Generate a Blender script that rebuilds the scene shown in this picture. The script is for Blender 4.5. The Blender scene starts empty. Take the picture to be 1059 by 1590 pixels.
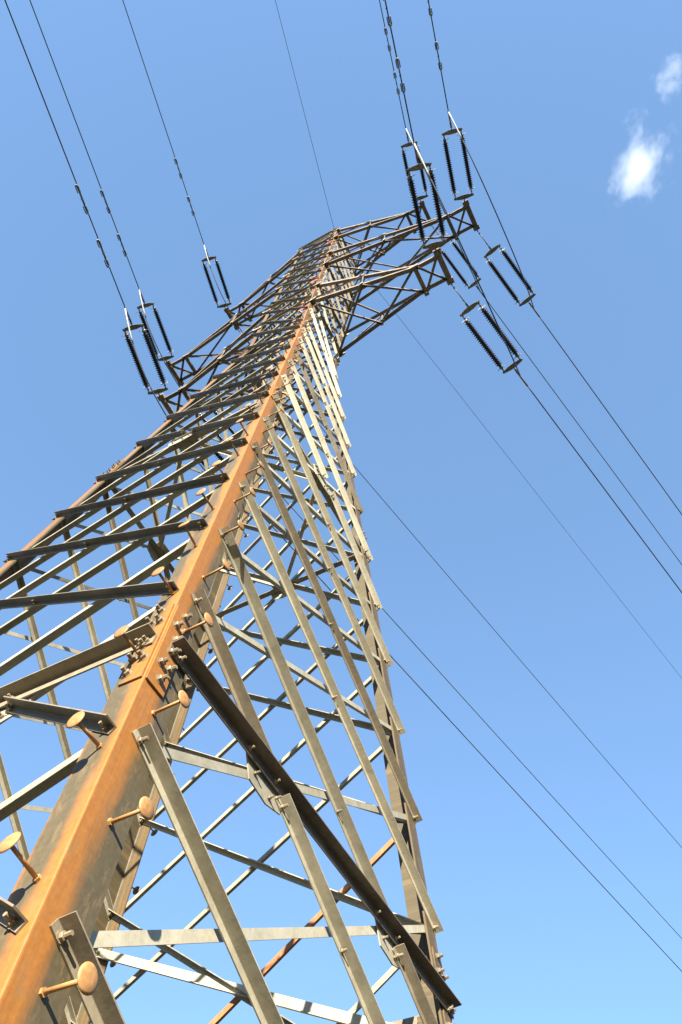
import bpy, math, random
from mathutils import Vector, Matrix
C = bpy.context.scene.collection
SC = bpy.context.scene
R = math.radians
random.seed(7)

# ------------------------------------------------------------------ camera
CAMZ = 1.6                                   # eye height above the ground
cam_d = bpy.data.cameras.new('camera'); cam = bpy.data.objects.new('camera', cam_d); C.objects.link(cam)
SC.camera = cam
cam_d.sensor_fit = 'VERTICAL'; cam_d.sensor_height = 36.0
cam_d.lens = 36.0 * 1196.85 / 1590.0
cam_d.clip_start = 0.05; cam_d.clip_end = 12000
_yaw, _pitch, _roll = 0.5816, 1.0789, 0.1059
_f = Vector((-math.sin(_yaw) * math.cos(_pitch), math.cos(_yaw) * math.cos(_pitch), math.sin(_pitch)))
_r = _f.cross(Vector((0, 0, 1))).normalized(); _u = _r.cross(_f)
_r2 = math.cos(_roll) * _r + math.sin(_roll) * _u
_u2 = -math.sin(_roll) * _r + math.cos(_roll) * _u
CAMP = Vector((5.3831, -4.7533, CAMZ))
cam.matrix_world = Matrix(((_r2.x, _u2.x, -_f.x, CAMP.x), (_r2.y, _u2.y, -_f.y, CAMP.y), (_r2.z, _u2.z, -_f.z, CAMP.z), (0, 0, 0, 1)))

# ------------------------------------------------------------------ light, sky, exposure
SUN = Vector((0.37, -0.84, 0.415)).normalized()   # towards the sun
EL = math.asin(SUN.z)
w = bpy.data.worlds.new('World'); SC.world = w; w.use_nodes = True
nt = w.node_tree; nt.nodes.clear()
sky = nt.nodes.new('ShaderNodeTexSky'); sky.sky_type = 'NISHITA'; sky.sun_disc = False
sky.sun_elevation = EL; sky.sun_rotation = math.atan2(SUN.x, SUN.y)
sky.altitude = 0; sky.air_density = 1.0; sky.dust_density = 0.0; sky.ozone_density = 10.0
bg = nt.nodes.new('ShaderNodeBackground'); bg.inputs['Strength'].default_value = 0.15
wo = nt.nodes.new('ShaderNodeOutputWorld')
gam = nt.nodes.new('ShaderNodeGamma'); gam.inputs['Gamma'].default_value = .60   # the camera's soft shoulder on the bright low sky
nt.links.new(sky.outputs[0], gam.inputs[0]); nt.links.new(gam.outputs[0], bg.inputs[0]); nt.links.new(bg.outputs[0], wo.inputs[0])
sun_d = bpy.data.lights.new('sun', 'SUN'); sun_o = bpy.data.objects.new('sun', sun_d); C.objects.link(sun_o)
sun_d.energy = 5.0; sun_d.angle = R(0.53); sun_d.color = (1.0, 0.93, 0.80)
sun_o.location = (20, -50, 30)
sun_o.rotation_euler = SUN.to_track_quat('Z', 'Y').to_euler()
SC.view_settings.view_transform = 'Standard'; SC.view_settings.look = 'None'
SC.view_settings.gamma = 1.0; SC.view_settings.use_curve_mapping = False
SC.view_settings.exposure = 1.92
SC.cycles.max_bounces = 8; SC.cycles.diffuse_bounces = 3; SC.cycles.volume_bounces = 6

# ------------------------------------------------------------------ materials
def nodes(name):
    m = bpy.data.materials.new(name); m.use_nodes = True
    n = m.node_tree; b = n.nodes['Principled BSDF']
    return m, n, b
def noise(n, vec, scale, detail=4, rough=.6):
    t = n.nodes.new('ShaderNodeTexNoise'); t.inputs['Scale'].default_value = scale
    t.inputs['Detail'].default_value = detail; t.inputs['Roughness'].default_value = rough
    if vec is not None: n.links.new(vec, t.inputs['Vector'])
    return t.outputs['Fac']
def ramp(n, fac, stops):
    r = n.nodes.new('ShaderNodeValToRGB'); n.links.new(fac, r.inputs['Fac'])
    e = r.color_ramp.elements
    while len(e) < len(stops): e.new(0.5)
    for el, (p, c) in zip(e, stops):
        el.position = p; el.color = (*c, 1) if not isinstance(c, (int, float)) else (c, c, c, 1)
    return r.outputs['Color']
def mapping(n, vec, scale):
    m = n.nodes.new('ShaderNodeMapping'); m.inputs['Scale'].default_value = scale
    n.links.new(vec, m.inputs['Vector']); return m.outputs['Vector']
def mixc(n, fac, a, b, mode='MIX'):
    m = n.nodes.new('ShaderNodeMix'); m.data_type = 'RGBA'; m.blend_type = mode
    if isinstance(fac, float): m.inputs[0].default_value = fac
    else: n.links.new(fac, m.inputs[0])
    for s, v in ((6, a), (7, b)):
        if isinstance(v, tuple): m.inputs[s].default_value = (*v, 1)
        else: n.links.new(v, m.inputs[s])
    return m.outputs[2]
def math_n(n, op, a, b=None, clamp=False):
    m = n.nodes.new('ShaderNodeMath'); m.operation = op; m.use_clamp = clamp
    for i, v in enumerate((a, b)):
        if v is None: continue
        if isinstance(v, (int, float)): m.inputs[i].default_value = v
        else: n.links.new(v, m.inputs[i])
    return m.outputs[0]
def bump(n, b, h, strength, dist):
    k = n.nodes.new('ShaderNodeBump'); k.inputs['Strength'].default_value = strength; k.inputs['Distance'].default_value = dist
    n.links.new(h, k.inputs['Height']); n.links.new(k.outputs['Normal'], b.inputs['Normal'])

def steel(name, light, dark, rust, rust_amount, rough=.5, metal=.0, vary=.22):
    """weathered steel: mottled zinc with thin rust blooms, each piece a little lighter or darker"""
    m, n, b = nodes(name)
    tc = n.nodes.new('ShaderNodeTexCoord'); oi = n.nodes.new('ShaderNodeObjectInfo')
    v = tc.outputs['Object']
    f1 = noise(n, v, 3.2, 6, .7); f2 = noise(n, v, 26, 5, .7); f3 = noise(n, mapping(n, v, (9, 9, 1.4)), 1.0, 5, .65)
    s = math_n(n, 'ADD', math_n(n, 'MULTIPLY', f1, .5), math_n(n, 'ADD', math_n(n, 'MULTIPLY', f2, .22), math_n(n, 'MULTIPLY', f3, .28)))
    col = ramp(n, s, [(.36, dark), (.60, light)])
    rf = ramp(n, noise(n, v, 5.5, 8, .78), [(rust_amount, 0.0), (rust_amount + .10, 1.0)])
    col = mixc(n, rf, col, rust)
    br = math_n(n, 'ADD', math_n(n, 'MULTIPLY', oi.outputs['Random'], vary * 2), 1 - vary)
    hv = n.nodes.new('ShaderNodeHueSaturation'); n.links.new(br, hv.inputs['Value']); n.links.new(col, hv.inputs['Color'])
    n.links.new(hv.outputs[0], b.inputs['Base Color'])
    b.inputs['Metallic'].default_value = metal
    n.links.new(ramp(n, f2, [(.3, rough - .1), (.7, rough + .18)]), b.inputs['Roughness'])
    bump(n, b, f2, .25, .004)
    return m

M = {}
M['galv'] = steel('weathered_zinc', (.355, .32, .232), (.215, .19, .13), (.22, .12, .055), .66)
M['galv_old_shaded'] = steel('brown_zinc', (.21, .175, .12), (.12, .098, .064), (.17, .08, .034), .60)
M['arm'] = steel('browned_arm_steel', (.255, .20, .145), (.080, .057, .040), (.14, .062, .027), .60)
M['dark'] = steel('shaded_steel', (.135, .10, .07), (.055, .038, .026), (.11, .045, .018), .56)  # for the lowest right-face horizontal; its underside shade is put into the colour
M['pale'] = steel('sunlit_zinc', (.47, .43, .33), (.31, .28, .20), (.26, .15, .07), .68)  # lighter copy of galv; light on the upper right face put into the colour
M['rusty'] = steel('rusted_steel', (.34, .14, .05), (.21, .085, .032), (.36, .17, .06), .6)
M['bolt'] = steel('bolt_steel', (.24, .195, .125), (.12, .088, .052), (.20, .095, .04), .55)
M['fitting'] = steel('fitting_zinc', (.27, .25, .21), (.14, .125, .10), (.15, .10, .06), .70, .45, .3)
M['rung'] = steel('rusted_rung', (.36, .195, .065), (.22, .095, .03), (.42, .30, .14), .52, .6, 0, .25)
M['red'] = steel('faded_red_enamel', (.40, .075, .075), (.30, .05, .055), (.30, .17, .15), .66)
M['conc'] = steel('footing_concrete', (.42, .40, .37), (.28, .27, .25), (.2, .19, .16), .68, .85)

# leg paint: bands of rust running along the leg beside its corner (uv: x = metres from the corner, y = metres up)
m, n, b = nodes('leg_paint'); M['leg'] = m
uvn = n.nodes.new('ShaderNodeUVMap'); uvn.uv_map = 'run'
sp = n.nodes.new('ShaderNodeSeparateXYZ'); n.links.new(uvn.outputs[0], sp.inputs[0])
slow = noise(n, mapping(n, uvn.outputs[0], (2.0, .55, 1)), 1.0, 3, .5)
fine = noise(n, mapping(n, uvn.outputs[0], (26, 4.5, 1)), 1.0, 6, .65)
mott = noise(n, mapping(n, uvn.outputs[0], (22, 22, 1)), 1.0, 6, .7)
au = math_n(n, 'ABSOLUTE', sp.outputs[0])
# wobbling distance from the corner
wob = math_n(n, 'ADD', au, math_n(n, 'ADD', math_n(n, 'MULTIPLY', math_n(n, 'SUBTRACT', slow, .5), .34), math_n(n, 'MULTIPLY', math_n(n, 'SUBTRACT', fine, .5), .10)))
# the right hand flange carries a wider band
side = math_n(n, 'GREATER_THAN', sp.outputs[0], 0.0)
wid = math_n(n, 'ADD', .062, math_n(n, 'MULTIPLY', side, .085))
hz = math_n(n, 'MULTIPLY', math_n(n, 'SUBTRACT', sp.outputs[1], 5.2), .05, True)
hz = math_n(n, 'MULTIPLY', hz, .035)
wid = math_n(n, 'ADD', wid, hz)
d0 = math_n(n, 'DIVIDE', math_n(n, 'SUBTRACT', wob, wid), .07)
band = math_n(n, 'SUBTRACT', 1.0, math_n(n, 'ADD', d0, .3, True), True)
edge = math_n(n, 'MULTIPLY', math_n(n, 'SUBTRACT', wob, .208), 20.0, True)
edge = math_n(n, 'MULTIPLY', edge, math_n(n, 'SUBTRACT', 1.0, side))
band = math_n(n, 'MAXIMUM', band, math_n(n, 'MULTIPLY', edge, .8))
orange = ramp(n, math_n(n, 'ADD', math_n(n, 'MULTIPLY', fine, .38), math_n(n, 'MULTIPLY', mott, .62)), [(.26, (.205, .072, .010)), (.50, (.275, .104, .013)), (.76, (.35, .145, .028))])
drab = ramp(n, math_n(n, 'ADD', math_n(n, 'MULTIPLY', fine, .38), math_n(n, 'MULTIPLY', mott, .62)), [(.26, (.046, .034, .015)), (.52, (.073, .056, .025)), (.76, (.108, .083, .039))])
oin = n.nodes.new('ShaderNodeObjectInfo'); spc = n.nodes.new('ShaderNodeSeparateColor'); n.links.new(oin.outputs['Color'], spc.inputs[0])
hi = math_n(n, 'MULTIPLY', math_n(n, 'SUBTRACT', sp.outputs[1], 19.0), .22, True)
band = math_n(n, 'MULTIPLY', band, math_n(n, 'SUBTRACT', 1.0, math_n(n, 'MULTIPLY', hi, .65)))
col = mixc(n, math_n(n, 'MULTIPLY', band, spc.outputs[0]), drab, orange)   # how far each leg has rusted
st = ramp(n, noise(n, mapping(n, uvn.outputs[0], (75, .9, 1)), 1.0, 5, .7), [(.50, 0.0), (.70, 1.0)])
col = mixc(n, math_n(n, 'MULTIPLY', st, .42), col, (.10, .052, .020))          # long run-off streaks
blo = ramp(n, noise(n, mapping(n, uvn.outputs[0], (11, 3.2, 1)), 1.0, 8, .78), [(.54, 0.0), (.60, 1.0)])
col = mixc(n, math_n(n, 'MULTIPLY', blo, .40), col, (.185, .118, .048))        # blotches where paint and rust mix
spk = ramp(n, noise(n, mapping(n, uvn.outputs[0], (40, 28, 1)), 1.0, 3, .6), [(.66, 0.0), (.72, 1.0)])
col = mixc(n, math_n(n, 'MULTIPLY', spk, .45), col, (.20, .07, .025))
n.links.new(col, b.inputs['Base Color']); b.inputs['Roughness'].default_value = .62
bump(n, b, mott, .2, .004)

m, n, b = nodes('brown_porcelain'); M['porcelain'] = m
b.inputs['Base Color'].default_value = (.016, .010, .008, 1); b.inputs['Roughness'].default_value = .22
m, n, b = nodes('aged_cable'); M['cable'] = m
tc = n.nodes.new('ShaderNodeTexCoord')
n.links.new(ramp(n, noise(n, tc.outputs['Object'], 2.0), [(.3, (.045, .045, .048)), (.7, (.085, .085, .088))]), b.inputs['Base Color'])
b.inputs['Roughness'].default_value = .6; b.inputs['Metallic'].default_value = .2
m, n, b = nodes('bare_aluminium'); M['alu'] = m
tc = n.nodes.new('ShaderNodeTexCoord')
n.links.new(ramp(n, noise(n, tc.outputs['Object'], 9.0), [(.3, (.28, .27, .25)), (.7, (.42, .40, .37))]), b.inputs['Base Color'])
b.inputs['Roughness'].default_value = .45
# grass
m, n, b = nodes('meadow'); M['grass'] = m
tc = n.nodes.new('ShaderNodeTexCoord')
g = math_n(n, 'ADD', math_n(n, 'MULTIPLY', noise(n, tc.outputs['Object'], .25, 6), .5), math_n(n, 'MULTIPLY', noise(n, tc.outputs['Object'], 7, 8, .75), .5))
n.links.new(ramp(n, g, [(.35, (.014, .016, .006)), (.5, (.027, .028, .011)), (.65, (.048, .040, .019))]), b.inputs['Base Color'])
b.inputs['Roughness'].default_value = .9
bump(n, b, g, .8, .05)

# ------------------------------------------------------------------ mesh helpers
class MB:
    def __init__(s): s.v = []; s.f = []; s.uv = {}; s.sm = set(); s.mi = {}
    def add(s, vs, fs, smooth=False, mat=0):
        o = len(s.v); s.v += [tuple(x) for x in vs]
        for f in fs:
            if smooth: s.sm.add(len(s.f))
            if mat: s.mi[len(s.f)] = mat
            s.f.append(tuple(i + o for i in f))
        return o
    def loft(s, rings, smooth=False, caps=True, mat=0):
        k = len(rings[0]); vs = [p for r in rings for p in r]; fs = []
        for i in range(len(rings) - 1):
            for j in range(k):
                a = i * k + j; b_ = i * k + (j + 1) % k
                fs.append((a, b_, b_ + k, a + k))
        s.add(vs, fs, smooth, mat)
        if caps:
            o = len(s.v) - len(vs)
            if smooth: pass
            s.f.append(tuple(o + j for j in reversed(range(k))))
            s.f.append(tuple(o + (len(rings) - 1) * k + j for j in range(k)))
            if mat: s.mi[len(s.f) - 1] = mat; s.mi[len(s.f) - 2] = mat
    def box(s, c, ax, ay, az, mat=0):
        """box about centre c with half-vectors ax, ay, az"""
        c = Vector(c); q = []
        for sz in (-1, 1):
            q.append([c + sx * ax + sy * ay + sz * az for sx, sy in ((-1, -1), (1, -1), (1, 1), (-1, 1))])
        s.loft(q, mat=mat)
    def tube(s, pts, r, k=8, caps=True, mat=0):
        pts = [Vector(p) for p in pts]; rings = []; up = None
        rr = r if isinstance(r, (list, tuple)) else [r] * len(pts)
        for i, p in enumerate(pts):
            t = (pts[min(i + 1, len(pts) - 1)] - pts[max(i - 1, 0)]).normalized()
            if up is None: up = t.orthogonal().normalized()
            up = (up - t * up.dot(t)).normalized(); sd = t.cross(up)
            rings.append([p + rr[i] * (math.cos(2 * math.pi * j / k) * up + math.sin(2 * math.pi * j / k) * sd) for j in range(k)])
        s.loft(rings, True, caps, mat)
    def lathe(s, base, axis, prof, k=12, mat=0, smooth=True):
        axis = axis.normalized(); a = axis.orthogonal().normalized(); b_ = axis.cross(a)
        s.loft([[base + axis * h + r * (math.cos(2 * math.pi * j / k) * a + math.sin(2 * math.pi * j / k) * b_) for j in range(k)] for h, r in prof], smooth, True, mat)
    def bolt(s, p, nrm, r=.021, h=.016, shank=.03, mat=1):
        """hexagon nut with its thread end standing out of a plate at p"""
        nrm = nrm.normalized()
        s.lathe(p, nrm, [(0, r * 1.35), (.004, r * 1.35)], 10, mat, False)
        s.lathe(p + nrm * .0045, nrm, [(0, r), (h * .8, r), (h, r * .85)], 6, mat, False)
        s.lathe(p + nrm * (h + .0048), nrm, [(0, r * .55), (shank, r * .55)], 7, mat, False)
    def angle(s, A, B, nrm, up, flat, stand, t, inward=False, mat=0):
        """L section from A to B: the flat flange lies on the plane through A,B with normal nrm, heel on the `up` side"""
        d = (B - A).normalized(); nrm = (nrm - d * nrm.dot(d)).normalized()
        u = nrm.cross(d)
        if u.dot(up) < 0: u = -u
        sg = -1 if inward else 1; hf = flat / 2; c = t * .35
        prof = [(-hf, 0), (hf, 0), (hf, stand), (hf - t, stand), (hf - t, t + c), (hf - t - c, t), (-hf, t)]
        if inward: prof = [(-a, b_) for a, b_ in prof]           # inner members carry their heel on the lower side
        s.loft([[P + u * a + nrm * (b_ * sg) for a, b_ in prof] for P in (A, B)], mat=mat)
        return u
    def build(s, name, mat, parent=None, cat=None):
        me = bpy.data.meshes.new(name); me.from_pydata(s.v, [], s.f)
        for mm in (mat if isinstance(mat, (list, tuple)) else [mat]): me.materials.append(mm)
        for i in s.sm: me.polygons[i].use_smooth = True
        for i, k in s.mi.items(): me.polygons[i].material_index = k
        me.update()
        import bmesh
        bm = bmesh.new(); bm.from_mesh(me); bmesh.ops.recalc_face_normals(bm, faces=bm.faces); bm.to_mesh(me); bm.free()
        o = bpy.data.objects.new(name, me); C.objects.link(o)
        if parent is not None: o.parent = parent
        return o
def empty(name, loc=(0, 0, 0)):
    o = bpy.data.objects.new(name, None); C.objects.link(o); o.location = loc; o.empty_display_size = .3; return o
def tag(o, label=None, cat=None, group=None, kind=None):
    if label: o['label'] = label
    if cat: o['category'] = cat
    if group: o['group'] = group
    if kind: o['kind'] = kind
    return o
V = Vector
def project(P):
    q = V(P) - CAMP; z = q.dot(_f)
    if z < .1: return None
    return (529.5 + 1196.85 * q.dot(_r2) / z, 795 - 1196.85 * q.dot(_u2) / z)
def seen_length(A, B, k=24):
    L = 0; last = None
    for i in range(k + 1):
        q = project(A + (B - A) * i / k)
        if q and 0 <= q[0] <= 1059 and 0 <= q[1] <= 1590:
            if last: L += math.hypot(q[0] - last[0], q[1] - last[1])
            last = q
        else: last = None
    return L

# ------------------------------------------------------------------ ground
gm = MB(); gm.add([(-6000, -6000, 0), (6000, -6000, 0), (6000, 6000, 0), (-6000, 6000, 0)], [(0, 1, 2, 3)])
tag(gm.build('ground', M['grass']), kind='structure')

# added unseen ring of high ground: keeps low horizon light off the steel
hm = MB(); NH = 96; rows = []
for r_, h_ in ((330, -2), (380, 48), (430, 86), (500, 118), (600, 140), (760, 120)):
    row = []
    for i in range(NH):
        t = 2 * math.pi * i / NH
        wv = 1 + .10 * math.sin(3 * t + 1) + .07 * math.sin(7 * t + r_ * .01) + .04 * math.sin(17 * t + r_)
        row.append((r_ * math.cos(t), r_ * math.sin(t), h_ * wv if h_ > 0 else h_))
    rows.append(row)
hm.loft(rows, True, False)
m, n, b = nodes('light_block_slope'); tc = n.nodes.new('ShaderNodeTexCoord')
n.links.new(ramp(n, noise(n, tc.outputs['Object'], .09, 8, .7), [(.35, (.010, .016, .006)), (.65, (.040, .048, .016))]), b.inputs['Base Color']); b.inputs['Roughness'].default_value = 1
M['light_block'] = m
tag(hm.build('light_block_hills', M['light_block']), kind='structure')

# ------------------------------------------------------------------ tower
ZW, WB, TAPER, ZT, WT = 21.68, .943, .0886, 38.6, .99       # heights below are measured from the eye; add CAMZ
def wz(z): return WB + TAPER * (ZW - z) if z <= ZW else WB + (WT - WB) * (z - ZW) / (ZT - ZW)
def corner(sx, sy, z): q = wz(z); return V((sx * q, sy * q, z + CAMZ))
NODES = [-.75, .65, 2.04, 3.37, 5.14, 6.5, 7.9, 9.3, 10.7, 12.15, 13.9, 15.5, 17.0, 18.65, 20.2,
         21.6, 23.1, 24.5, 25.9, 27.3, 28.7, 30.1, 31.5, 32.9, 34.3, 35.7, 37.1, 38.5]
HORIZ = [4.33, 12.32, 21.0]                                  # braced joints with gussets
CROSS = [24.0, 26.3, 30.0, 32.4, 36.26, 38.45]               # horizontals in the arm zone
tower = empty('lattice_tower', (0, 0, 0))
tag(tower, 'tall steel lattice power pylon with rust streaked legs and three pairs of crossarms', 'pylon')
# faces: (left leg, right leg) as seen from outside, outward normal
FACES = [((1, -1), (1, 1), V((1, 0, 0))), ((-1, -1), (1, -1), V((0, -1, 0))), ((-1, 1), (-1, -1), V((-1, 0, 0))), ((1, 1), (-1, 1), V((0, 1, 0)))]
# how far inside the corner each face's members are bolted: {(face, side): inset}
INSET = {(0, 0): .165, (0, 1): .06, (1, 0): .02, (1, 1): .115}
def legw(z):                                                 # flange widths (left hand, right hand) of a leg
    if z < 4.35: return .25, .33
    if z < 12.3: return .23, .27
    if z < 21.0: return .19, .21
    return .15, .16
def legt(z): return .026 if z < 4.35 else .022 if z < 12.3 else .018 if z < 21 else .014
# flange widths of leg (sx,sy): the flange on the face where it is the left leg, and the other
def on_face(fi, side, z, extra=0.0):
    """bolt point on the leg at height z of face fi; side 0 left, 1 right"""
    a, b_, nrm = FACES[fi]
    L = corner(*a, z); Rr = corner(*b_, z); d = (Rr - L).normalized()
    ins = INSET.get((fi, side), .07) * (1.0 if z < 9 else .62 if z < 20 else .5) + extra
    return L + d * ins if side == 0 else Rr - d * ins
def face_normal(fi, z):
    nrm = FACES[fi][2]; s_ = TAPER if z < ZW else 0.0
    return (nrm + V((0, 0, s_))).normalized()

# legs
legs = {}
for a in ((1, -1), (-1, -1), (1, 1), (-1, 1)):
    sx, sy = a; mb = MB()
    # flange directions along the two faces
    if a == (1, -1): d_left, d_right = V((-1, 0, 0)), V((0, 1, 0))     # the flange seen on the left / right from outside
    if a == (1, 1): d_left, d_right = V((0, -1, 0)), V((-1, 0, 0))
    if a == (-1, 1): d_left, d_right = V((1, 0, 0)), V((0, -1, 0))
    if a == (-1, -1): d_left, d_right = V((0, 1, 0)), V((1, 0, 0))
    me_uv = []
    for z0, z1 in ((-CAMZ - .1, 4.35), (4.352, 12.3), (12.302, 21.0), (21.002, ZW), (ZW, ZT)):
        wl, wr = legw((z0 + z1) / 2 if z1 != ZW else 22); t = legt((z0 + z1) / 2 if z1 != ZW else 22)
        zs = [z0 + (z1 - z0) * i / 8 for i in range(9)]
        prof = [(wl, 0, -wl), (.012, 0, -.012), (.004, .0015, -.003), (.0015, .004, .003), (0, .012, .012), (0, wr, wr), (t, wr, .45), (t, t + .012, .45), (t + .012, t, .45), (wl, t, -.45)]
        rings = []
        for z in zs:
            P = corner(sx, sy, z)
            rings.append([P + d_left * x + d_right * y for x, y, _ in prof])
        f0 = len(mb.f); v0 = len(mb.v)
        mb.loft(rings)
        me_uv += [(q[2], z + random.random() * .0) for z in zs for q in prof]
    o = mb.build('leg', M['leg'], tower)
    uvl = o.data.uv_layers.new(name='run')
    off = {(1, -1): 0.0, (1, 1): 31.7, (-1, 1): 57.3, (-1, -1): 83.1}[a]
    for lp in o.data.loops:
        u_, v_ = me_uv[lp.vertex_index]; uvl.data[lp.index].uv = (u_, v_)
    o.color = {(1, -1): (1, 1, 1, 1), (-1, -1): (.65, 1, 1, 1), (1, 1): (.14, 1, 1, 1), (-1, 1): (.2, 1, 1, 1)}[a]
    legs[a] = o
    # footing
    fb = MB(); P = corner(sx, sy, -CAMZ)
    fb.loft([[V((P.x + q * x, P.y + q * y, zz)) for x, y in ((-1, -1), (1, -1), (1, 1), (-1, 1))] for q, zz in ((.62, -.4), (.60, .28), (.52, .36))])
    fb.build('footing', M['conc'], tower)
tag(legs[(1, -1)], 'rust orange front leg climbing with mushroom head step bolts on both flanges')

# ---- bracing
pieces = []          # (seen length, builder, name, material)
def add_piece(name, mb, A, B, mat): pieces.append((seen_length(A, B), name, mb, mat))
UP = V((0, 0, 1))
rust_pick = {(2, 4, 'o')}
for fi, (a, b_, nrm) in enumerate(FACES):
    for k in range(len(NODES)):
        # outer diagonal: left leg node k (high) to right leg node k-2 (low); inner one mirrored
        if k < 2: continue
        zh, zl = NODES[k], NODES[k - 2]
        zm = (zh + zl) / 2; n_ = face_normal(fi, zm)
        sz = .080 if zm < 6 else .072 if zm < 14 else .066 if zm < 22 else .058
        th = .010 if zm < 14 else .008
        for kind in ('o', 'i'):
            if kind == 'o': A = on_face(fi, 0, zh); B = on_face(fi, 1, zl)
            else: A = on_face(fi, 1, zh); B = on_face(fi, 0, zl)
            d = (B - A).normalized()
            if kind == 'o': A2, B2 = A - d * .075, B + d * .075; offs = .002
            else: A2, B2 = A - d * .06, B + d * .06; offs = -(legt(zm) + .002)
            A2 += n_ * offs; B2 += n_ * offs
            segs = [(A2, B2)]
            if kind == 'o':
                for h in HORIZ:
                    hz_ = h + CAMZ; new = []
                    for s0, s1 in segs:
                        if s1.z + .25 < hz_ < s0.z - .25 and (h < 5 or abs((hz_ - s0.z) / (s1.z - s0.z) - .5) < .2):
                            dz = (s1 - s0).normalized(); tt = (hz_ - s0.z) / dz.z
                            new += [(s0, s0 + dz * (tt - .11)), (s0 + dz * (tt + .17), s1)]
                        else: new.append((s0, s1))
                    segs = new
            for s0, s1 in segs:
                mb = MB()
                u = mb.angle(s0, s1, n_, UP if kind == 'o' else -UP, sz * (.80 if kind == 'o' else .90), sz * (1.30 if kind == 'o' else 1.15), th, inward=(kind == 'i'))
                if kind == 'o':
                    for P in (s0 + d * .07, s1 - d * .07): mb.bolt(P + n_ * th - u * sz * .08, n_, .023 if zm < 9 else .019, .018, .038)
                    # bolt where it crosses its mirror image
                    mid = (on_face(fi, 0, zh) + on_face(fi, 1, zl)) / 2 + n_ * offs
                    for fr in (.5,):
                        Pm = A2 + (B2 - A2) * fr
                        if s1.z + .2 < Pm.z < s0.z - .2: mb.bolt(Pm + n_ * th - u * sz * .08, n_, .020, .016, .032)
                else:
                    for P in (s0 + d * .055, s1 - d * .055): mb.bolt(P - n_ * th, -n_, .024, .018, .036)
                mt = 'galv_old_shaded' if random.random() < .10 or (fi == 1 and kind == 'o') else 'galv'  # front outer braces go darker: shade of their undersides put into the colour
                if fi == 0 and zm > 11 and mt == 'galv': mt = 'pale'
                if (fi, k) == (3, 5) and kind == 'o': mt = 'rusty'
                if zm > 24: mt = 'galv_old_shaded' if mt == 'galv' and random.random() < .4 else mt
                add_piece('diagonal_brace', mb, s0, s1, M[mt])
# one broad light brace across the back of the lowest panel
n_ = face_normal(3, 5.0); A = on_face(3, 1, 6.0); B = on_face(3, 0, 4.05); d = (B - A).normalized(); mb = MB()
u = mb.angle(A - d * .05 - n_ * .05, B + d * .05 - n_ * .05, n_, UP, .115, .05, .010, inward=True)
for P in (A, B): mb.bolt(P - n_ * .06, -n_, .022)
add_piece('diagonal_brace', mb, A, B, M['galv'])
# horizontals
for fi, (a, b_, nrm) in enumerate(FACES):
    for h in HORIZ + CROSS:
        n_ = face_normal(fi, h); A = on_face(fi, 0, h, -.03); B = on_face(fi, 1, h, -.03); d = (B - A).normalized()
        big = h in HORIZ
        sz = .112 if h < 5 else .10 if h < 15 else .10 if big else .09; th = .012
        inn_ = h in HORIZ[1:]
        offs = -(legt(h) + .004 + (.012 if inn_ else 0)) if inn_ else .020 if big else .013
        mb = MB(); A2, B2 = A - d * .05 + n_ * offs, B + d * .05 + n_ * offs
        u = mb.angle(A2, B2, n_, UP, sz, sz, th, inward=inn_)
        L = (B2 - A2).length
        for s in (.055, .12, L - .12, L - .055): mb.bolt(A2 + d * s + n_ * (-th if inn_ else th) - u * .012, -n_ if inn_ else n_, .022 if h < 5 else .018)
        if big and not inn_:
            for fr in ((.22, .30, .66, .74) if h < 5 else (.42, .47, .53, .58)): mb.bolt(A2 + d * L * fr - u * .012 + n_ * th, n_, .019)
        mb.build('horizontal_brace', [M['galv_old_shaded'] if fi != 0 or h > 5 else M['dark'], M['bolt']], tower)
        if big:                                              # gussets behind the horizontal, where the diagonals meet it
            spots = [(-.425, .29), (.455, .27)] if h < 5 else [(0.0, .30)] if h < 20 else [(0.0, .26)]
            for lx, hl in spots:
                g = MB(); cpt = (A + B) / 2 + d * (lx * wz(h)) - n_ * .009 - u * .085
                q = [(-hl * 1.05, .14), (hl * 1.05, .14), (hl * .85, -.10), (hl * .1, -.17), (-hl * .75, -.13)]
                g.loft([[cpt + d * x + u * y + n_ * o_ for x, y in q] for o_ in (-.006, .006)])
                for x, y in ((-hl * .55, -.03), (hl * .55, -.01), (hl * .2, -.09)): g.bolt(cpt + d * x + u * y + n_ * .006, n_, .018)
                g.build('gusset_plate', [M['galv'], M['bolt']], tower)
# plan bracing (flat frames inside the tower at the joints)
for h in HORIZ[1:] + [24.0, 30.0, 36.26]:
    q = wz(h) - .05
    mids = [V((q, 0, h + CAMZ - .02)), V((0, -q, h + CAMZ - .02)), V((-q, 0, h + CAMZ - .02)), V((0, q, h + CAMZ - .02))]
    for i in range(4):
        A, B = mids[i], mids[(i + 1) % 4]; mb = MB()
        d = (B - A).normalized()
        mb.angle(A + d * .1, B - d * .1, V((0, 0, -1)), d.cross(UP), .07, .07, .008)
        add_piece('plan_brace', mb, A, B, M['galv'])
    if h < 20:
        for i in range(4):
            g = MB(); c_ = mids[i] * .97 + V((0, 0, mids[i].z * .03 + .02)); ax = V((1, 0, 0)) if i % 2 else V((0, 1, 0)); ay = V((-ax.y, ax.x, 0))
            g.box(c_, ax * .2, ay * .13, V((0, 0, .006)))
            for s in (-.1, .1): g.bolt(c_ + ax * s - V((0, 0, .006)), V((0, 0, -1)), .018)
            g.build('plan_gusset', [M['galv'], M['bolt']], tower)
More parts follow.
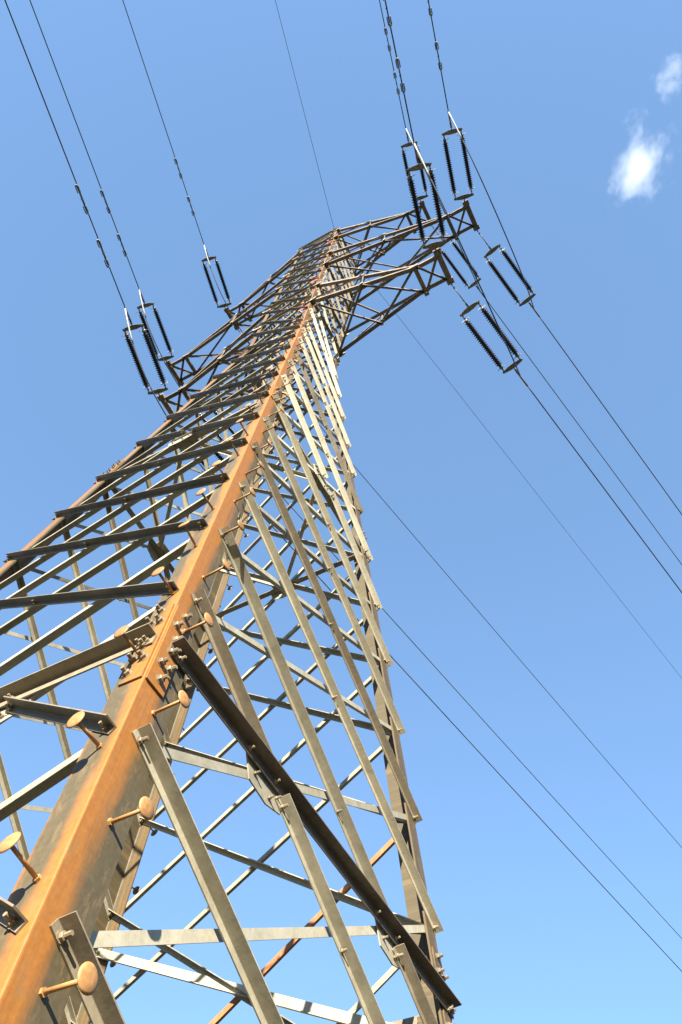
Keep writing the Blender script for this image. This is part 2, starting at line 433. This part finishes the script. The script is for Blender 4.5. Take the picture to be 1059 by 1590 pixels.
# the 100 diagonals that show largest become parts, the rest one mesh
dg = sorted([p for p in pieces if p[1] == 'diagonal_brace'], key=lambda p: -p[0])
rest = MB(); 
for i, (L, name, mb, mat) in enumerate(dg):
    if i < 100: mb.build('diagonal_brace', [mat, M['bolt']], tower)
    else:
        o_ = len(rest.v); f_ = len(rest.f)
        rest.v += mb.v; rest.f += [tuple(x + o_ for x in f) for f in mb.f]
        rest.sm |= {x + f_ for x in mb.sm}; rest.mi.update({x + f_: k for x, k in mb.mi.items()})
tag(rest.build('diagonal_brace', [M['galv_old_shaded'], M['bolt']], tower), 'smaller diagonal braces of the hidden tower sides', kind='stuff')
for L, name, mb, mat in pieces:
    if name == 'plan_brace': mb.build('plan_brace', [mat, M['bolt']], tower)

# ---- splice plates on the legs
for a, lg in legs.items():
    sx, sy = a
    for h, hh, wd in ((4.36, .50, .19), (12.55, .42, .15), (21.25, .40, .12)):
        for fi, (fa, fb_, nrm) in enumerate(FACES):
            if a not in (fa, fb_): continue
            side = 0 if fa == a else 1
            n_ = face_normal(fi, h); P0, P1 = corner(sx, sy, h - hh), corner(sx, sy, h + hh)
            other = fb_ if side == 0 else fa
            d = (corner(*other, h) - corner(*a, h)).normalized(); up = (P1 - P0).normalized()
            c_ = (P0 + P1) / 2 + d * (wd / 2 + .012); mb = MB(); t = .007
            q = [(-wd / 2, -hh), (wd / 2, -hh), (wd / 2, hh), (-wd / 2, hh)]
            mb.loft([[c_ + d * x + up * y + n_ * o_ for x, y in q] for o_ in (.0015, .0015 + 2 * t)])
            for j in range(6):
                y = -hh * .84 + hh * 1.68 * j / 5
                if h < 20 and abs(y) < .07 and h != 12.55: continue
                for x in ((-wd * .2, wd * .28) if j in (1, 4) else (wd * .05,)):
                    if j == 0 and side == 1: x += .04
                    mb.bolt(c_ + d * x + up * (y + .02 * (x > 0)) + n_ * (.0015 + 2 * t), n_, .029 if h < 5 else .023, .026, .034)
            o = mb.build('splice_plate', [M['leg'], M['bolt']], lg)
            o.color = lg.color; uvl = o.data.uv_layers.new(name='run')
            for lp in o.data.loops:
                v_ = o.data.vertices[lp.vertex_index].co; xx = (v_ - c_).dot(d) + wd / 2 + .012
                uvl.data[lp.index].uv = ((-xx if side == 1 else xx) * (.75), v_.z - CAMZ)

# ---- step bolts on two opposite legs
def step_bolt_mesh():
    mb = MB(); z = V((0, 0, 1)); o = V((0, 0, 0))
    mb.lathe(o, z, [(0, .021), (.014, .021)], 6, smooth=False)
    mb.lathe(o + z * .0145, z, [(0, .0115), (.222, .0108)], 10)
    mb.lathe(o, z, [(.216, .013), (.224, .045), (.230, .060), (.235, .061), (.241, .048), (.245, .02)], 20)
    ob = mb.build('step_bolt', M['rung']); return ob
sb0 = step_bolt_mesh(); used = False
def place_step(lg, P, nrm):
    global used
    o = sb0 if not used else sb0.copy()
    if used: C.objects.link(o)
    used = True
    o.parent = lg
    q = nrm.to_track_quat('Z', 'Y')
    o.matrix_local = Matrix.Translation(P) @ q.to_matrix().to_4x4() @ Matrix.Rotation(random.random() * .3 - .15, 4, 'X') @ Matrix.Rotation(random.random() * 6, 4, 'Z')
for a in ((1, -1), (-1, 1)):
    z = .86; k = 0; n_far = 0
    while z < 37.8:
        for fi, (fa, fb_, nrm) in enumerate(FACES):
            if a not in (fa, fb_): continue
            side = 0 if fa == a else 1
            if (k % 2 == 0) != (side == 0): continue
            n_ = face_normal(fi, z); other = fb_ if side == 0 else fa
            d = (corner(*other, z) - corner(*a, z)).normalized()
            ins = (.185 if side == 0 else .105) * (1 if z < 4.3 else .8 if z < 12.3 else .62 if z < 21 else .45)
            P = corner(*a, z) + d * ins
            near = any(abs(z - h) < .07 for h in HORIZ)
            spl = .017 if any(abs(z - h) < hh + .02 for h, hh in ((4.36, .50), (12.55, .42), (21.25, .40))) else .001
            if a == (1, -1) or (z < 24 and z > 4): place_step(legs[a], P + n_ * spl, n_)
        z += .47; k += 1

# ---- red marker plates on the front face
for z in (23.3, 27.2, 35.3):
    c_ = on_face(1, 1, z) + V((-.09, -.012, 0)); mb = MB()
    mb.loft([[c_ + V((x, o_, y)) for x, y in ((-.13, -.17), (.13, -.17), (.13, .17), (-.13, .17))] for o_ in (-.022, -.018)])
    for y in (-.13, .13): mb.bolt(c_ + V((0, -.022, y)), V((0, -1, 0)), .012, .008, .004)
    mb.build('marker_plate', [M['red'], M['bolt']], tower)

# ---- peak above the body
pk = MB(); ZP = 45.2
for a in legs:
    A = corner(*a, ZT - .1); B = V((a[0] * .07, a[1] * .07, ZP + CAMZ)); d = (B - A).normalized()
    pk.angle(A, B, V((a[0], a[1], .3)).normalized(), d.cross(V((-a[1], a[0], 0))), .09, .09, .01)
for k in range(4):
    z0, z1 = ZT + k * 1.5, ZT + (k + 1) * 1.5; f0, f1 = 1 - (z0 - ZT) / (ZP - ZT), 1 - (z1 - ZT) / (ZP - ZT)
    for fi, (a, b_, nrm) in enumerate(FACES):
        A = V((a[0] * WT * f0, a[1] * WT * f0, z0 + CAMZ)); B = V((b_[0] * WT * f1, b_[1] * WT * f1, z1 + CAMZ))
        pk.angle(A + nrm * .012, B + nrm * .012, nrm, UP, .06, .06, .007)
pk.box(V((0, 0, ZP + CAMZ)), V((.14, 0, 0)), V((0, .14, 0)), V((0, 0, .07)))
pk.build('peak', M['galv_old_shaded'], tower)

# ------------------------------------------------------------------ crossarms (parts of the tower, each with its members below it)
ARMS = [(24.0, 4.995, .41, 26.3, 'lowest'), (30.0, 6.52, .41, 32.4, 'middle'), (36.26, 5.065, .41, 38.45, 'top')]
E_ = .785
def member(name, parent, A, B, nrm, up, sz, th, inward=False, bolts=True, mat='arm', flat=None):
    mb = MB(); u = mb.angle(A, B, nrm, up, flat or sz, sz, th, inward)
    d = (B - A).normalized()
    if bolts:
        for P in (A + d * .06, A + d * .13, B - d * .13, B - d * .06): mb.bolt(P + nrm * (-th if inward else th), nrm * (-1 if inward else 1), .016)
    return mb.build(name, [M[mat], M['bolt']], parent)
for z, a, dd, zt, nm in ARMS:
    for sx in (1, -1):
        arm = None
        wb = wz(z); zz = z + CAMZ
        P = lambda x, y, q=zz: V((sx * x, y, q))
        xi, xo = a - E_, a; xm = wb + (xi - wb) * .5
        ym = wb + (dd - wb) * .5
        # part: the near bottom chord carries the others as sub-parts under one empty-free root mesh (the tip frame)
        tip = MB()
        tip.box(P(xo, 0, zz - .045), V((.08, 0, 0)), V((0, dd + .10, 0)), V((0, 0, .006)))
        for s in (-1, 1): tip.box(P(xo + s * .08, 0, zz - .012), V((.005, 0, 0)), V((0, dd + .10, 0)), V((0, 0, .037)))
        for s in (-1, 1):
            tip.box(P(xo, s * (dd + .06), zz + .0), V((.11, 0, 0)), V((0, .085, 0)), V((0, 0, .075)))
            tip.box(P(xo, s * (dd + .16), zz - .02), V((.012, 0, 0)), V((0, .07, 0)), V((0, 0, .05)))
            for j in range(4): tip.bolt(P(xo, s * (.1 + .08 * j), zz - .051), V((0, 0, -1)), .016, .01, .008)
        arm = tip.build('crossarm', [M['arm'], M['bolt']], tower)
        tag(arm, f'{nm} crossarm on the {"inner" if sx > 0 else "outer"} side of the bend')
        inn = MB(); inn.box(P(xi, 0, zz - .05), V((.06, 0, 0)), V((0, dd + .02, 0)), V((0, 0, .006)))
        for s in (-1, 1):
            inn.box(P(xi + s * .061, 0, zz - .018), V((.004, 0, 0)), V((0, dd + .02, 0)), V((0, 0, .038)))
            inn.box(P(xi - .02, s * (dd + .012), zz + .02), V((.15, 0, 0)), V((0, .014, 0)), V((0, 0, .11)))
        inn.box(P(xi, dd + .06, zz - .10), V((.07, 0, 0)), V((0, .05, 0)), V((0, 0, .05)))
        inn.build('cross_beam', M['arm'], arm)
        for sy in (-1, 1):
            ny = V((0, sy, 0)); bend = P(xi, sy * dd)
            # bottom chord, body to inner beam to tip
            A = P(wb - .02, sy * (wb + .014)); dn_ = (bend - A).normalized(); nn = V((0, sy, 0)) - dn_ * dn_.y * sy; nn.normalize()
            c1 = member('chord', arm, A, bend, nn, UP, .12, .012, inward=True)
            c2 = member('chord', arm, P(xi + .002, sy * dd), P(xo - .03, sy * dd), ny, UP, .12, .012, inward=True)
            # tie from higher up the body to the inner beam
            A = V((sx * (wz(zt) - .02), sy * (wz(zt) + .014), zt + CAMZ)); B = P(xi + .05, sy * dd, zz + .09)
            d = (B - A).normalized(); nn = (ny - d * d.dot(ny)).normalized()
            member('tie', arm, A, B, nn, UP, .10, .010, inward=True)
            for q_, zq_ in ((wz(z), zz), (wz(zt), zt + CAMZ)):
                gp = MB(); gc = V((sx * (q_ + .02), sy * (q_ + .030), zq_)); gp.loft([[gc + V((sx * x, sy * o_, y)) for x, y in ((-.16, -.20), (.12, -.13), (.20, .05), (.02, .22), (-.16, .16))] for o_ in (0, .012)])
                for x, y in ((-.08, -.1), (-.08, .06), (.06, 0), (.1, .06)): gp.bolt(gc + V((sx * x, sy * .012, y)), V((0, sy, 0)), .02)
                gp.build('arm_gusset', [M['galv'], M['bolt']], arm)
            # batten pair on chord and tie
            mm = MB(); Q = P(xm, sy * ym); Tm = A + (B - A) * .5
            mm.box(Q + V((0, sy * .02, .0)), V((.05, 0, 0)), V((0, .022, 0)), V((0, 0, .075)))
            mm.box(Tm + V((0, sy * .02, .0)), V((.05, 0, 0)), V((0, .022, 0)), V((0, 0, .07)))
            mm.build('batten', M['galv'], arm)
            # side bracing between chord and tie
            q0 = Q + V((0, -sy * .012, .05)); q1 = Tm + V((0, -sy * .012, -.05))
            member('strut', arm, q0, q1, ny, V((sx, 0, 0)), .05, .006, bolts=False)
            A0 = V((sx * (wz(z)), sy * (wz(z) - .012), zz + .1))
            member('strut', arm, A0 + V((0, -sy * .01, 0)), q1 + V((0, 0, .03)), ny, UP, .05, .006, bolts=False)
        # bottom bracing: two panels of crossing angles and one at the tip
        dz = -.075
        def br(p0, p1, lo): member('lattice', arm, V((p0.x, p0.y, zz - .052 - lo)), V((p1.x, p1.y, zz - .052 - lo)), V((0, 0, -1)), V((sx, 0, 0)), .072, .008)
        br(P(wb, -wb + .05), P(xm, ym - .03), 0); br(P(wb, wb - .05), P(xm, -ym + .03), .012)
        br(P(xm, -ym + .03), P(xi - .05, dd - .03), 0); br(P(xm, ym - .03), P(xi - .05, -dd + .03), .012)
        br(P(xi + .06, -dd + .03), P(xo - .06, dd - .03), 0); br(P(xi + .06, dd - .03), P(xo - .06, -dd + .03), .012)
        # one upper diagonal tying the two ties
        zq = (zz + zt + CAMZ) / 2
        member('lattice', arm, P(wz(zt), -wz(zt) + .1, zt + CAMZ - .02), P(xm, ym, zq + .02), V((0, 0, 1)), V((sx, 0, 0)), .055, .006, bolts=False)
        member('lattice', arm, P(wz(zt), wz(zt) - .1, zt + CAMZ - .05), P(xm, -ym, zq - .01), V((0, 0, 1)), V((sx, 0, 0)), .055, .006, bolts=False)

# ------------------------------------------------------------------ tension insulator sets
DN = V((.224, -.974, .0)).normalized(); DA = V((.209, .974, -.084)).normalized()
def insulator(parent, x, y0, L):
    mb = MB(); Y = V((0, 1, 0)); o = V((x, y0, 0)); n_ = 23; a, b_ = .30, L - .26
    prof = [(a - .04, .05)]; 
    for i in range(n_):
        h = a + (b_ - a) * i / n_; s = (b_ - a) / n_
        prof += [(h, .058), (h + s * .30, .103), (h + s * .42, .105), (h + s * .55, .062)]
    prof += [(b_, .05), (b_ + .04, .05)]
    mb.lathe(o, Y, prof, 14)
    ins = mb.build('insulator', M['porcelain'], parent)
    for h0, h1, ta, tb, bs in ((a - .10, a - .02, .02, a - .08, (.05, .13)), (b_ + .02, b_ + .10, b_ + .08, L - .02, (L - .12, L - .05))):
        cp = MB(); cp.lathe(o, Y, [(h0, .03), (h0 + .02, .062), (h1, .062), (h1 + .01, .05)], 12)
        cp.tube([o + Y * ta, o + Y * tb], .016)
        for h in bs: cp.box(o + Y * h, V((.028, 0, 0)), V((0, .022, 0)), V((0, 0, .03)))
        cp.build('end_cap', M['fitting'], ins)
    return ins, o, a, b_
def yoke(parent, y, name='yoke_plate'):
    mb = MB()
    q = [(-.36, .03), (-.36, -.03), (-.10, -.075), (.10, -.075), (.36, -.03), (.36, .03), (.10, .075), (-.10, .075)]
    mb.loft([[V((x, y + yy, o_)) for x, yy in q] for o_ in (-.011, .011)])
    for x in (-.30, .30, 0): mb.bolt(V((x, y, -.011)), V((0, 0, -1)), .024, .016, .012)
    return mb.build(name, [M['fitting'], M['bolt']], parent)
def ring(parent, x, y, r, arm=True):
    """racket shaped arcing ring of thin rod under an insulator end"""
    mb = MB(); pts = []
    for i in range(22):
        t = R(25) + R(310) * i / 21
        pts.append(V((x + r * math.sin(t), y - .02, -r * math.cos(t) * .9 * -1)))
    mb.tube(pts, .0085, 6)
    mb.tube([V((x, y + .10, 0)), V((x, y + .03, r * .75)), pts[0]], .009, 6); mb.tube([V((x, y + .10, 0)), pts[-1]], .009, 6)
    return mb.build('arcing_ring', M['alu'], parent)
def horn(parent, x, y):
    mb = MB()
    for s in (-1, 1): mb.tube([V((x, y, 0)), V((x + s * .07, y + .01, -.03)), V((x + s * .15, y + .03, -.05))], .009, 6)
    mb.tube([V((x, y, 0)), V((x, y + .02, -.11))], .009, 6)
    return mb.build('arcing_horn', M['fitting'], parent)
def make_set(first, second, chain, clamp_end):
    root = empty('insulator_string'); Y = V((0, 1, 0))
    lk = MB()
    n_l = max(2, int(chain / .11)); y = -.02
    for i in range(2 if chain < .4 else 3):                   # shackles, then a long link or straight to the yoke
        lk.box(V((0, .05 + i * .07, 0)), V((.022 if i % 2 else .008, 0, 0)), V((0, .04, 0)), V((0, 0, .008 if i % 2 else .022)))
    if chain > .4:
        lk.tube([V((0, .22, 0)), V((0, chain - .14, 0))], .016); lk.lathe(V((0, .24, 0)), Y, [(0, .03), (.05, .03)], 8, smooth=False)
        lk.lathe(V((0, chain - .30, 0)), Y, [(0, .028), (.05, .028)], 8, smooth=False)
        lk.box(V((0, chain - .09, 0)), V((.03, 0, 0)), V((0, .06, 0)), V((0, 0, .012)))
    lk.build('link', M['fitting'], root)
    yoke(root, first); yoke(root, second)
    for x in (-.30, .30):
        ins, o, a, b_ = insulator(root, x, first, second - first)
        ring(ins, x, first + a - .07, .125); horn(ins, x, first + b_ + .07)
    cl = MB()
    cl.box(V((0, second + .10, 0)), V((.012, 0, 0)), V((0, .07, 0)), V((0, 0, .03)))
    cl.box(V((0, second + .20, 0)), V((.03, 0, 0)), V((0, .05, 0)), V((0, 0, .012)))
    cl.lathe(V((0, second + .12, 0)), Y, [(0, .035), (.05, .035)], 8, smooth=False); cl.lathe(V((0, second + .235, 0)), Y, [(0, .04), (.045, .04)], 8, smooth=False)
    cl.lathe(V((0, second + .26, 0)), Y, [(0, .02), (.03, .03), (clamp_end - second - .3, .03), (clamp_end - second - .26, .018)], 10)
    cl.build('dead_end_clamp', M['fitting'], root)
    return root
near0 = make_set(.25, 2.43, .22, 3.12); away0 = make_set(1.05, 3.32, 1.0, 4.15)
def copy_tree(o, parent=None):
    c = o.copy(); C.objects.link(c)
    if parent is not None: c.parent = parent
    for ch in list(o.children): copy_tree(ch, c)
    return c
def frame(P, d):
    d = d.normalized(); x = d.cross(UP).normalized(); z = x.cross(d)
    return Matrix(((x.x, d.x, z.x, P.x), (x.y, d.y, z.y, P.y), (x.z, d.z, z.z, P.z), (0, 0, 0, 1)))
first_n = first_a = True
LV = {'lowest': 'bottom', 'middle': 'middle', 'top': 'top'}
def wire(P, d0, length, curv, n_=60):
    pts = []; h = math.hypot(d0.x, d0.y); hx, hy, s = d0.x / h, d0.y / h, d0.z / h
    for i in range(n_ + 1):
        t = length * (i / n_) ** 1.6
        pts.append(V((P.x + hx * t, P.y + hy * t, P.z + s * t + curv * t * t)))
    return pts
def damper_proto():
    root = empty('vibration_damper'); Y = V((0, 1, 0))
    b_ = MB(); b_.box(V((0, 0, -.025)), V((.018, 0, 0)), V((0, .045, 0)), V((0, 0, .05))); b_.bolt(V((.018, 0, -.04)), V((1, 0, 0)), .012, .01, .01)
    b_.build('clamp', [M['cable'], M['bolt']], root)
    c_ = MB(); c_.tube([V((0, -.36, -.075)), V((0, .36, -.075))], .012, 6); c_.build('messenger_cable', M['cable'], root)
    for s in (-1, 1):
        g = MB()
        g.lathe(V((0, s * .40, -.075)), Y * -s, [(0, .028), (.012, .048), (.04, .048), (.045, .02)], 10)
        for x in (-.042, .042): g.lathe(V((x, s * .375, -.075)), Y * -s, [(0, .016), (.02, .018), (.18, .016), (.195, .008)], 8)
        g.build('weight', M['fitting'], root)
        e = MB(); e.lathe(V((0, s * .405, -.075)), Y * s, [(0, .05), (.012, .052), (.02, .03)], 10); e.build('weight_cap', M['alu'], root)
    return root
dmp0 = damper_proto(); first_d = True
for z, a, dd, zt, nm in ARMS:
    for sx in (1, -1):
        sd = 'right-hand' if sx > 0 else 'left-hand'
        zz = z + CAMZ - .02
        PN = V((sx * a, -(dd + .19), zz)); PA = V((sx * a, dd + .19, zz))
        # near set and conductor
        on = near0 if first_n else copy_tree(near0); first_n = False
        dn = DN; on.matrix_world = frame(PN - dn * .15, dn)
        tag(on, f'double string of dark ribbed insulators reaching up the picture from the {nm} {sd} arm', 'insulator string', 'double insulator strings on the arm tips')
        oa = away0 if first_a else copy_tree(away0); first_a = False
        oa.matrix_world = frame(PA - DA * .15, DA)
        tag(oa, f'double string of dark ribbed insulators on a long link below the {nm} {sd} arm tip', 'insulator string', 'double insulator strings on the arm tips')
        QN = PN - dn * .15 + dn * 3.05; QA = PA - DA * .15 + DA * 4.08
        pn = wire(QN, dn, 260, .00042); pa = wire(QA, DA, 300, .00034)
        cb = MB(); cb.tube(pn, .0195, 6)
        tag(cb.build('conductor', M['cable']), f'dark power cable running to the top edge from the {nm} {sd} insulator string', 'power line', 'power cables running to the top edge')
        cb = MB(); cb.tube(pa, .0195, 6)
        tag(cb.build('conductor', M['cable']), f'dark power cable falling to the lower right from the {nm} {sd} arm', 'power line', 'power cables running to the lower right')
        # jumper
        A = QN + V((0, 0, -.03)); B = PA - DA * .15 + DA * 3.75 + V((0, 0, -.04)); pts = []
        D_ = 1.9
        for i in range(41):
            s = i / 40; pts.append(A + (B - A) * s - V((0, 0, D_ * (1 - abs(2 * s - 1) ** 2.6))))
        jb = MB(); jb.tube(pts[4:], .0195, 8)
        jo = jb.build('jumper_cable', M['cable'])
        tag(jo, f'slack jumper cable looping under the {nm} {sd} arm between its insulator strings', 'jumper cable', 'jumper cables under the arms')
        jl = MB(); jl.tube(pts[:6], [.026, .026, .025, .024, .023, .022], 10); jl.build('jumper_sleeve', M['alu'], jo)
        # dampers
        for j, t in enumerate((4.62, 6.2)):
            od = dmp0 if first_d else copy_tree(dmp0); first_d = False
            tt = t - 2.9
            q = V((QN.x + dn.x * tt, QN.y + dn.y * tt, QN.z + .00042 * tt * tt)); od.matrix_world = frame(q, dn)
            which = 'nearer to' if j == 0 else 'farther from'
            tag(od, f'forked vibration damper on the {nm} {sd} cable, the one {which} the insulators', 'vibration damper', 'vibration dampers on the cables')
# earth wire: one each way from the peak
PK = V((0, 0, ZP + CAMZ))
for d0, txt in ((V((.224, -.974, .0)), 'thin earth wire rising from the tower peak to the top edge of the picture'), (V((.209, .974, -.075)), 'thin earth wire falling away behind the right-hand arms to the lower right')):
    cb = MB(); cb.tube(wire(PK, d0.normalized(), 280, .0003), .012, 6); tag(cb.build('earth_wire', M['cable']), txt, 'earth wire', 'earth wires at the peak')

# ------------------------------------------------------------------ clouds
def cloud(name, px, py, dist, sx_, sy_, dens, seed, label):
    q = (_f + _r2 * ((px - 529.5) / 1196.85) + _u2 * ((795 - py) / 1196.85)).normalized()
    P = CAMP + q * dist
    import bmesh
    me = bpy.data.meshes.new(name); bm = bmesh.new(); bmesh.ops.create_icosphere(bm, subdivisions=3, radius=1); bm.to_mesh(me); bm.free()
    o = bpy.data.objects.new(name, me); C.objects.link(o)
    o.location = P; o.scale = (sx_, sy_, sx_)
    o.rotation_euler = (R(seed * 5), R(18), R(33 + seed * 2))
    m = bpy.data.materials.new('cloud_vapour'); m.use_nodes = True; n = m.node_tree
    n.nodes.remove(n.nodes['Principled BSDF'])
    pv = n.nodes.new('ShaderNodeVolumePrincipled'); out = n.nodes['Material Output']
    n.links.new(pv.outputs[0], out.inputs['Volume'])
    pv.inputs['Color'].default_value = (1, 1, 1, 1); pv.inputs['Anisotropy'].default_value = .1
    tc = n.nodes.new('ShaderNodeTexCoord'); mp = n.nodes.new('ShaderNodeMapping'); mp.inputs['Location'].default_value = (seed * 3.7, seed * 1.3, seed)
    n.links.new(tc.outputs['Object'], mp.inputs['Vector'])
    f = noise(n, mp.outputs[0], 1.5, 7, .62)
    ln = n.nodes.new('ShaderNodeVectorMath'); ln.operation = 'LENGTH'; n.links.new(tc.outputs['Object'], ln.inputs[0])
    fall = math_n(n, 'SUBTRACT', 1.0, ln.outputs['Value'], True)
    dn = math_n(n, 'ADD', math_n(n, 'MULTIPLY', math_n(n, 'SUBTRACT', f, .54), 3.2), math_n(n, 'MULTIPLY', math_n(n, 'SUBTRACT', fall, .42), 1.35))
    dn = math_n(n, 'MULTIPLY', dn, 1.0, True)
    n.links.new(math_n(n, 'MULTIPLY', dn, dens), pv.inputs['Density'])
    me.materials.append(m)
    return tag(o, label, 'cloud')
cloud('cloud', 992, 258, 900, 48, 70, .034, 1, 'small ragged white cloud alone in the blue sky, larger and lower of two')
cloud('cloud', 1034, 119, 900, 32, 36, .022, 9, 'faint wisp of cloud cut by the frame edge, smaller and higher of two')
